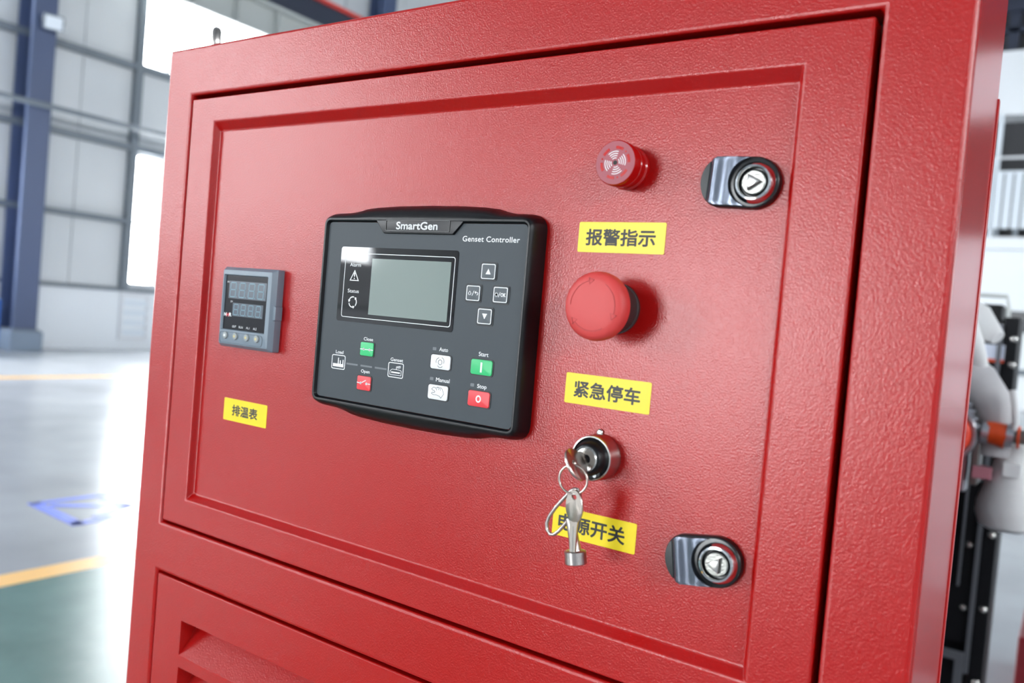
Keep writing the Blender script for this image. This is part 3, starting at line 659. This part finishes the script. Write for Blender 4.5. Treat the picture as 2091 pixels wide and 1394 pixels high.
g = P(); flatkey(g, [(2 + 10.4 * math.cos(2 * math.pi * i / 40), 12.8 + 10.2 * math.sin(2 * math.pi * i / 40)) for i in range(40)], (1, 16, 1.9), 1.0, fr1)
g.build('bow', M_KEYM, k1)
g = P(); g.loft([[fr1(a, b, t) for a, t in ((-w_, -.9), (w_, -.9), (w_, .9), (-w_, .9))] for b, w_ in ((-6, 3.6), (1.2, 3.6), (1.4, 4.6), (5, 5.4))], True, True); g.build('blade', M_KEYM, k1)
# split ring and hanging keys
kr = P(); rc = (154.2 - 152.8, -86.6 + 77.2)
ring_path = [(8.7 * math.cos(2 * math.pi * i / 40), 8.7 * math.sin(2 * math.pi * i / 40), -.8 * math.cos(2 * math.pi * i / 40) * 2) for i in range(40)]
kr.tube(ring_path, .72, 10, True)
o = kr.build('key_ring', M_KEYM); o.location = at(154.2, -86.6, 34.5); tag(o, 'thin split ring linking the keys below the switch', 'key ring')
k2 = empty('spare_key', at(156.1, -96.6, 34), 'flat nickel key hanging from the split ring', 'key')
fr2 = lambda x, y, t: (x + .02 * y * -3, y, t + x * .12)
g = P(); ov = [(6.3 * math.cos(2 * math.pi * i / 40), -5.8 + 10 * math.sin(2 * math.pi * i / 40)) for i in range(40)]
flatkey(g, ov, (0, 0, 1.8), .95, fr2); g.build('bow', M_KEYM, k2)
g = P(); g.loft([[fr2(a, y, t) for a, t in ((-w_, -.85), (w_, -.85), (w_, .85), (-w_, .85))] for y, w_ in ((-14.6, 3.2), (-17, 2.7), (-34.5, 1.9), (-36.4, 1.0))], True, True); g.build('blade', M_KEYM, k2)
P().box(-.25, .25, -34, -17.5, .75, 1.05).build('blade_groove', M_PIPE, k2).rotation_euler = (0, R(-3.4), 0)
k3 = empty('cabinet_lock_key', at(155.4, -92.8, 30), 'zinc socket key with bent wire loop hanging behind the spare key', 'key')
lp = [(0, 0, 0), (-2.2, -.4, 0), (-4.5, -1.8, 0), (-9, -7.2, 0), (-13.6, -13), (-18, -20, 0), (-19.4, -24.5, 0), (-18.8, -28.4, 0), (-16.4, -30.8, 0), (-13.6, -30.4, 0), (-10.5, -27.6, 0), (-7.5, -23.6, 0), (-4.6, -19.8, 0)]
lp = [(p[0], p[1], 0 if len(p) < 3 else p[2]) for p in lp]
lp = [(-1.5, -19, -1.4), (.4, -10, -1.6), (1.2, -3, -1), ] + lp
P().tube(lp, 1.15, 12).build('wire_loop', M_ZINC, k3)
P().tube([(-4.2, -18.4, 0), (-2.6, -21, 0), (0, -29, 0), (1.4, -34, 0), (2.2, -37.4, 0)], [2.2, 2.9, 3.1, 3.4, 3.8], 16).build('shank', M_ZINC, k3)
sk = P(); ax = Vector((1.4, -8.4, 0)).normalized(); c0 = Vector((2.0, -36.6, 0))
sk.tube([tuple(c0), tuple(c0 + ax * .6), tuple(c0 + ax * 7.6), tuple(c0 + ax * 8.2)], [5.8, 6.6, 6.6, 5.9], 28); sk.build('socket_head', M_ZINC, k3)

# ------------------------------------------------------------------ quarter-turn door locks
def make_lock(u, v, rz, label, turn):
    t = empty('door_lock', at(u, v), label, 'lock', 'locks on the right side of the door', rot=(0, R(-rz), 0))
    # outline: half circle right, softer nose left
    ol = [(8.4 + 14.7 * math.cos(R(a)), 14.7 * math.sin(R(a))) for a in range(-90, 91, 10)]
    ol += [(-11 + 12.2 * math.cos(R(a)), 14.7 * math.sin(R(a))) for a in range(90, 271, 10)]
    P().prism(ol, 0, 5.2, 1.4).build('housing', M_LOCKB, t, smooth=50)
    cx = 8.6; RC = 14.0
    # sliding cover: outline left of the ring, with a circular cut on its right
    nose = [p for p in ol if p[0] <= 6.5]; top = [p for p in nose if p[1] > 0]; 
    pts = []
    for i in range(25):
        y = -13.6 + 27.2 * i / 24
        xr = cx - math.sqrt(max(RC * RC - y * y, 0)) if abs(y) < RC else cx
        xl = -11 - 11.6 * math.sqrt(max(1 - (y / 13.9) ** 2, 0))
        pts.append((y, max(xl, -17.6), xr))
    mb = MB('p'); prf = lambda x: 5.0 + 3.0 * min(1, max(0, (x + 17.8) / 3.2)) ** .5
    NX = 12; vs = []; fs = []
    for y, xl, xr in pts:
        xr = max(xr, xl + .05)
        for k in range(NX + 1):
            x = xl + (xr - xl) * k / NX; vs.append((x, y, prf(x) + .35 * math.sin((x + 17) * .55)))
    for j in range(24):
        for k in range(NX): q = j * (NX + 1) + k; fs.append((q, q + 1, q + NX + 2, q + NX + 1))
    nv = len(vs); vs += [(x, y, 4.6) for x, y, w in vs]
    loop = list(range(NX + 1)) + [j * (NX + 1) + NX for j in range(1, 25)] + [24 * (NX + 1) + k for k in range(NX - 1, -1, -1)] + [j * (NX + 1) for j in range(23, 0, -1)]
    for q in range(len(loop)): a, b_ = loop[q], loop[(q + 1) % len(loop)]; fs.append((a, b_, nv + b_, nv + a))
    mb.add(vs, fs); mb.build('sliding_cover', M_LOCK, t, smooth=35)
    P().prism([(-17.9, 11.2)] + [(-11 + 11.9 * math.cos(R(a)), 14.2 * math.sin(R(a))) for a in range(130, 231, 10)] + [(-17.9, -11.2)], 4, 5.6, .4).build('nose_plate', M_NOSE, t)
    P().lathe([(11.9, 4.8), (11.9, 6.4), (9.9, 9.0), (8.9, 9.2), (8.4, 8.6), (8.2, 4.8)], 56, (9.4, -.4)).build('chrome_bezel', M_CHROME, t)
    P().lathe([(8.25, 5.0), (7.4, 5.2), (7.0, 7.0), (0, 7.0)], 40, (9.4, -.4)).build('cam_well', M_DARK, t)
    co = P().lathe([(6.9, 5.4), (6.9, 7.6), (6.3, 8.2), (0, 8.2)], 40, (9.4, -.4)).build('core', M_CORE, t)
    tp = [(9.4 + 5.2 * math.cos(R(turn + 120 * k)), -.4 + 5.2 * math.sin(R(turn + 120 * k))) for k in range(3)]
    P().prism(tp, 8, 11.4, 1.1).build('triangle_boss', M_CHROME2, co)
    return t
make_lock(227.6, 94.2, -3, 'upper black and chrome quarter-turn lock beside the red buzzer', 5)
make_lock(227.0, -124.3, 9, 'lower black and chrome quarter-turn lock near the hanging keys', 50)

# ------------------------------------------------------------------ generator set behind the cabinet
rad = empty('radiator', (0, 2.2, 0), 'black radiator frame with silver bolts behind the cabinet', 'radiator')
wbox('core', M_ENG, rad, -.55, .205, .03, .20, .25, 1.455); wbox('side_channel', M_ENG, rad, .216, .252, 0, .20, .06, 1.42, bevel=.003)
wbox('channel_lip', M_FIN, rad, .205, .216, -.012, .03, .42, 1.40); wbox('front_plate', M_ENG, rad, -.55, .205, .0, .03, .5, 1.10)
wbox('inner_rib', M_FIN, rad, .168, .173, -.02, 0, .66, 1.0); wbox('foot', M_ENG, rad, -.5, .236, .0, .25, 0, .25)
MB('w').tube([(-.5, .02, 1.44), (-.5, .02, 1.478), (.1, .02, 1.480), (.215, .02, 1.478), (.222, .02, 1.44), (.222, .02, 1.40)], .006, 8).build('top_rail', M_LGREY, rad)
for x, h in ((.242, 1.361), (.243, 1.29), (.24, 1.05), (.238, .816), (.236, .607), (.236, .40), (.188, .778), (.188, .60)):
    MB('w').lathe([(.011, 0), (.0105, .006), (.006, .011), (0, .012)], 14).build('bolt', M_CHROME2, rad).matrix_local = Matrix.Translation((x, 0 if x > .2 else -.001, h)) @ Matrix.Rotation(R(90), 4, 'X')
sk_ = wbox('data_sticker', M_STK, rad, .150, .224, -.004, 0, 1.300, 1.342); wbox('orange_stripe', M_OSTRIPE, sk_, .150, .224, -.005, -.003, 1.293, 1.302)
wbox('hinge_bar', M_FIN, rad, -.05, .205, -.05, -.035, .463, .485); wbox('hinge_bar', M_FIN, rad, -.05, .150, -.05, -.035, .57, .588); wbox('bracket_plate', M_FIN, rad, .185, .205, -.05, -.035, .38, .465)

en = empty('diesel_engine', (0, 1.4, 0), 'silver and black diesel engine partly hidden behind the cabinet', 'engine')
wbox('block', M_ENG, en, -.32, .12, -.9, .7, .35, 1.06, bevel=.02); wbox('sump', M_ENG, en, -.25, .10, -.8, .6, .12, .35, bevel=.03)
wbox('cylinder_head', M_ENG, en, -.28, .10, -.7, .55, 1.06, 1.20, bevel=.012); wbox('rocker_cover', M_ALU, en, -.22, .05, -.65, .5, 1.20, 1.30, bevel=.02)
wbox('skid_rail', M_ENG, en, -.02, .12, -1.1, .74, 0, .12)
MB('w').tube([(.0, .2, 1.34), (.10, .1, 1.37), (.17, .05, 1.385), (.225, .02, 1.375), (.262, .0, 1.345)], [.06, .06, .055, .034, .014], 18).build('lagged_cone', M_WRAP, en)
MB('w').tube([(.205, -.1, 1.36), (.222, -.06, 1.325), (.243, -.03, 1.285), (.25, -.03, 1.27)], [.03, .025, .012, .006], 14).build('lagged_strap', M_WRAP, en)
MB('w').tube([(.12, 0, 1.285), (.19, -.02, 1.28), (.235, -.02, 1.255), (.265, -.02, 1.215), (.276, -.02, 1.165), (.276, -.02, 1.12)], [.05, .046, .042, .038, .034, .032], 20).build('exhaust_elbow', M_WRAP2, en)
for k in range(4): MB('w').tube([(.18, -.06, 1.225 - k * .013), (.236 + k * .006, -.07, 1.212 - k * .013)], .006, 10).build('manifold_stud', M_ALU, en)
MB('w').tube([(.262, -.06, 1.166), (.270, -.06, 1.166), (.283, -.06, 1.164), (.297, -.06, 1.161)], [.0195, .0205, .0215, .0235], 22).build('orange_hose', M_ORANGE, en)
for x, r in ((.262, .0205), (.302, .0215)): MB('w').tube([(x - .006, -.06, 1.164), (x + .006, -.06, 1.163)], r + .0015, 22).build('hose_clamp', M_ALU, en)
MB('w').tube([(.306, -.06, 1.164), (.36, -.06, 1.163), (.5, -.05, 1.16)], .0135, 16).build('charge_pipe', M_PIPE, en)
MB('w').tube([(.314, -.06, 1.163), (.318, -.06, 1.163)], .021, 20).build('hose_end_ring', M_ORANGE, en)
MB('w').tube([(.300, -.08, 1.25), (.306, -.08, 1.22), (.309, -.08, 1.19), (.306, -.07, 1.175)], .006, 8).build('thin_pipe', M_WRAP, en)
mf = MB('w'); prf = [(.018, 1.150), (.026, 1.135), (.032, 1.10), (.044, 1.06), (.052, 1.03), (.053, 1.01), (.046, .988), (.030, .979), (0, .977)]
mf.add([], []); sg = 28; rings = [[(.306 + r * math.cos(2 * math.pi * i / sg), -.01 + r * math.sin(2 * math.pi * i / sg), h) for i in range(sg)] for r, h in prf]
mf.loft(rings, True, False).build('lagged_muffler', M_WRAP, en)
wbox('muffler_tag', M_WHITE, en, .296, .324, -.056, -.044, 1.087, 1.112)
wbox('support_bracket', M_PIPE, en, .241, .256, -.05, .02, 1.06, 1.17, bevel=.003); wbox('pink_band', M_PINK, en, .245, .278, -.055, -.02, 1.075, 1.098, bevel=.002)
MB('w').lathe([(.054, 0), (.054, .03), (.051, .036), (.046, .036), (.041, .030), (.03, .034), (0, .036)], 36).build('turbo_rim', M_ALU, en).matrix_local = Matrix.Translation((.198, -.05, 1.156)) @ Matrix.Rotation(R(90), 4, 'X')
MB('w').lathe([(.044, 0), (.044, .034), (.038, .046), (.02, .052), (0, .053)], 36).build('turbo_cover', M_ORED, en).matrix_local = Matrix.Translation((.198, -.05, 1.156)) @ Matrix.Rotation(R(90), 4, 'X')
wbox('turbo_mount', M_ALU, en, .12, .235, -.02, .02, 1.04, 1.17, bevel=.004)
tag(wbox('steel_box', M_REDX, None, .297, .75, 3.3, 3.75, 0, .245, bevel=.006), 'dark red steel box on the floor at the lower right corner', 'box')
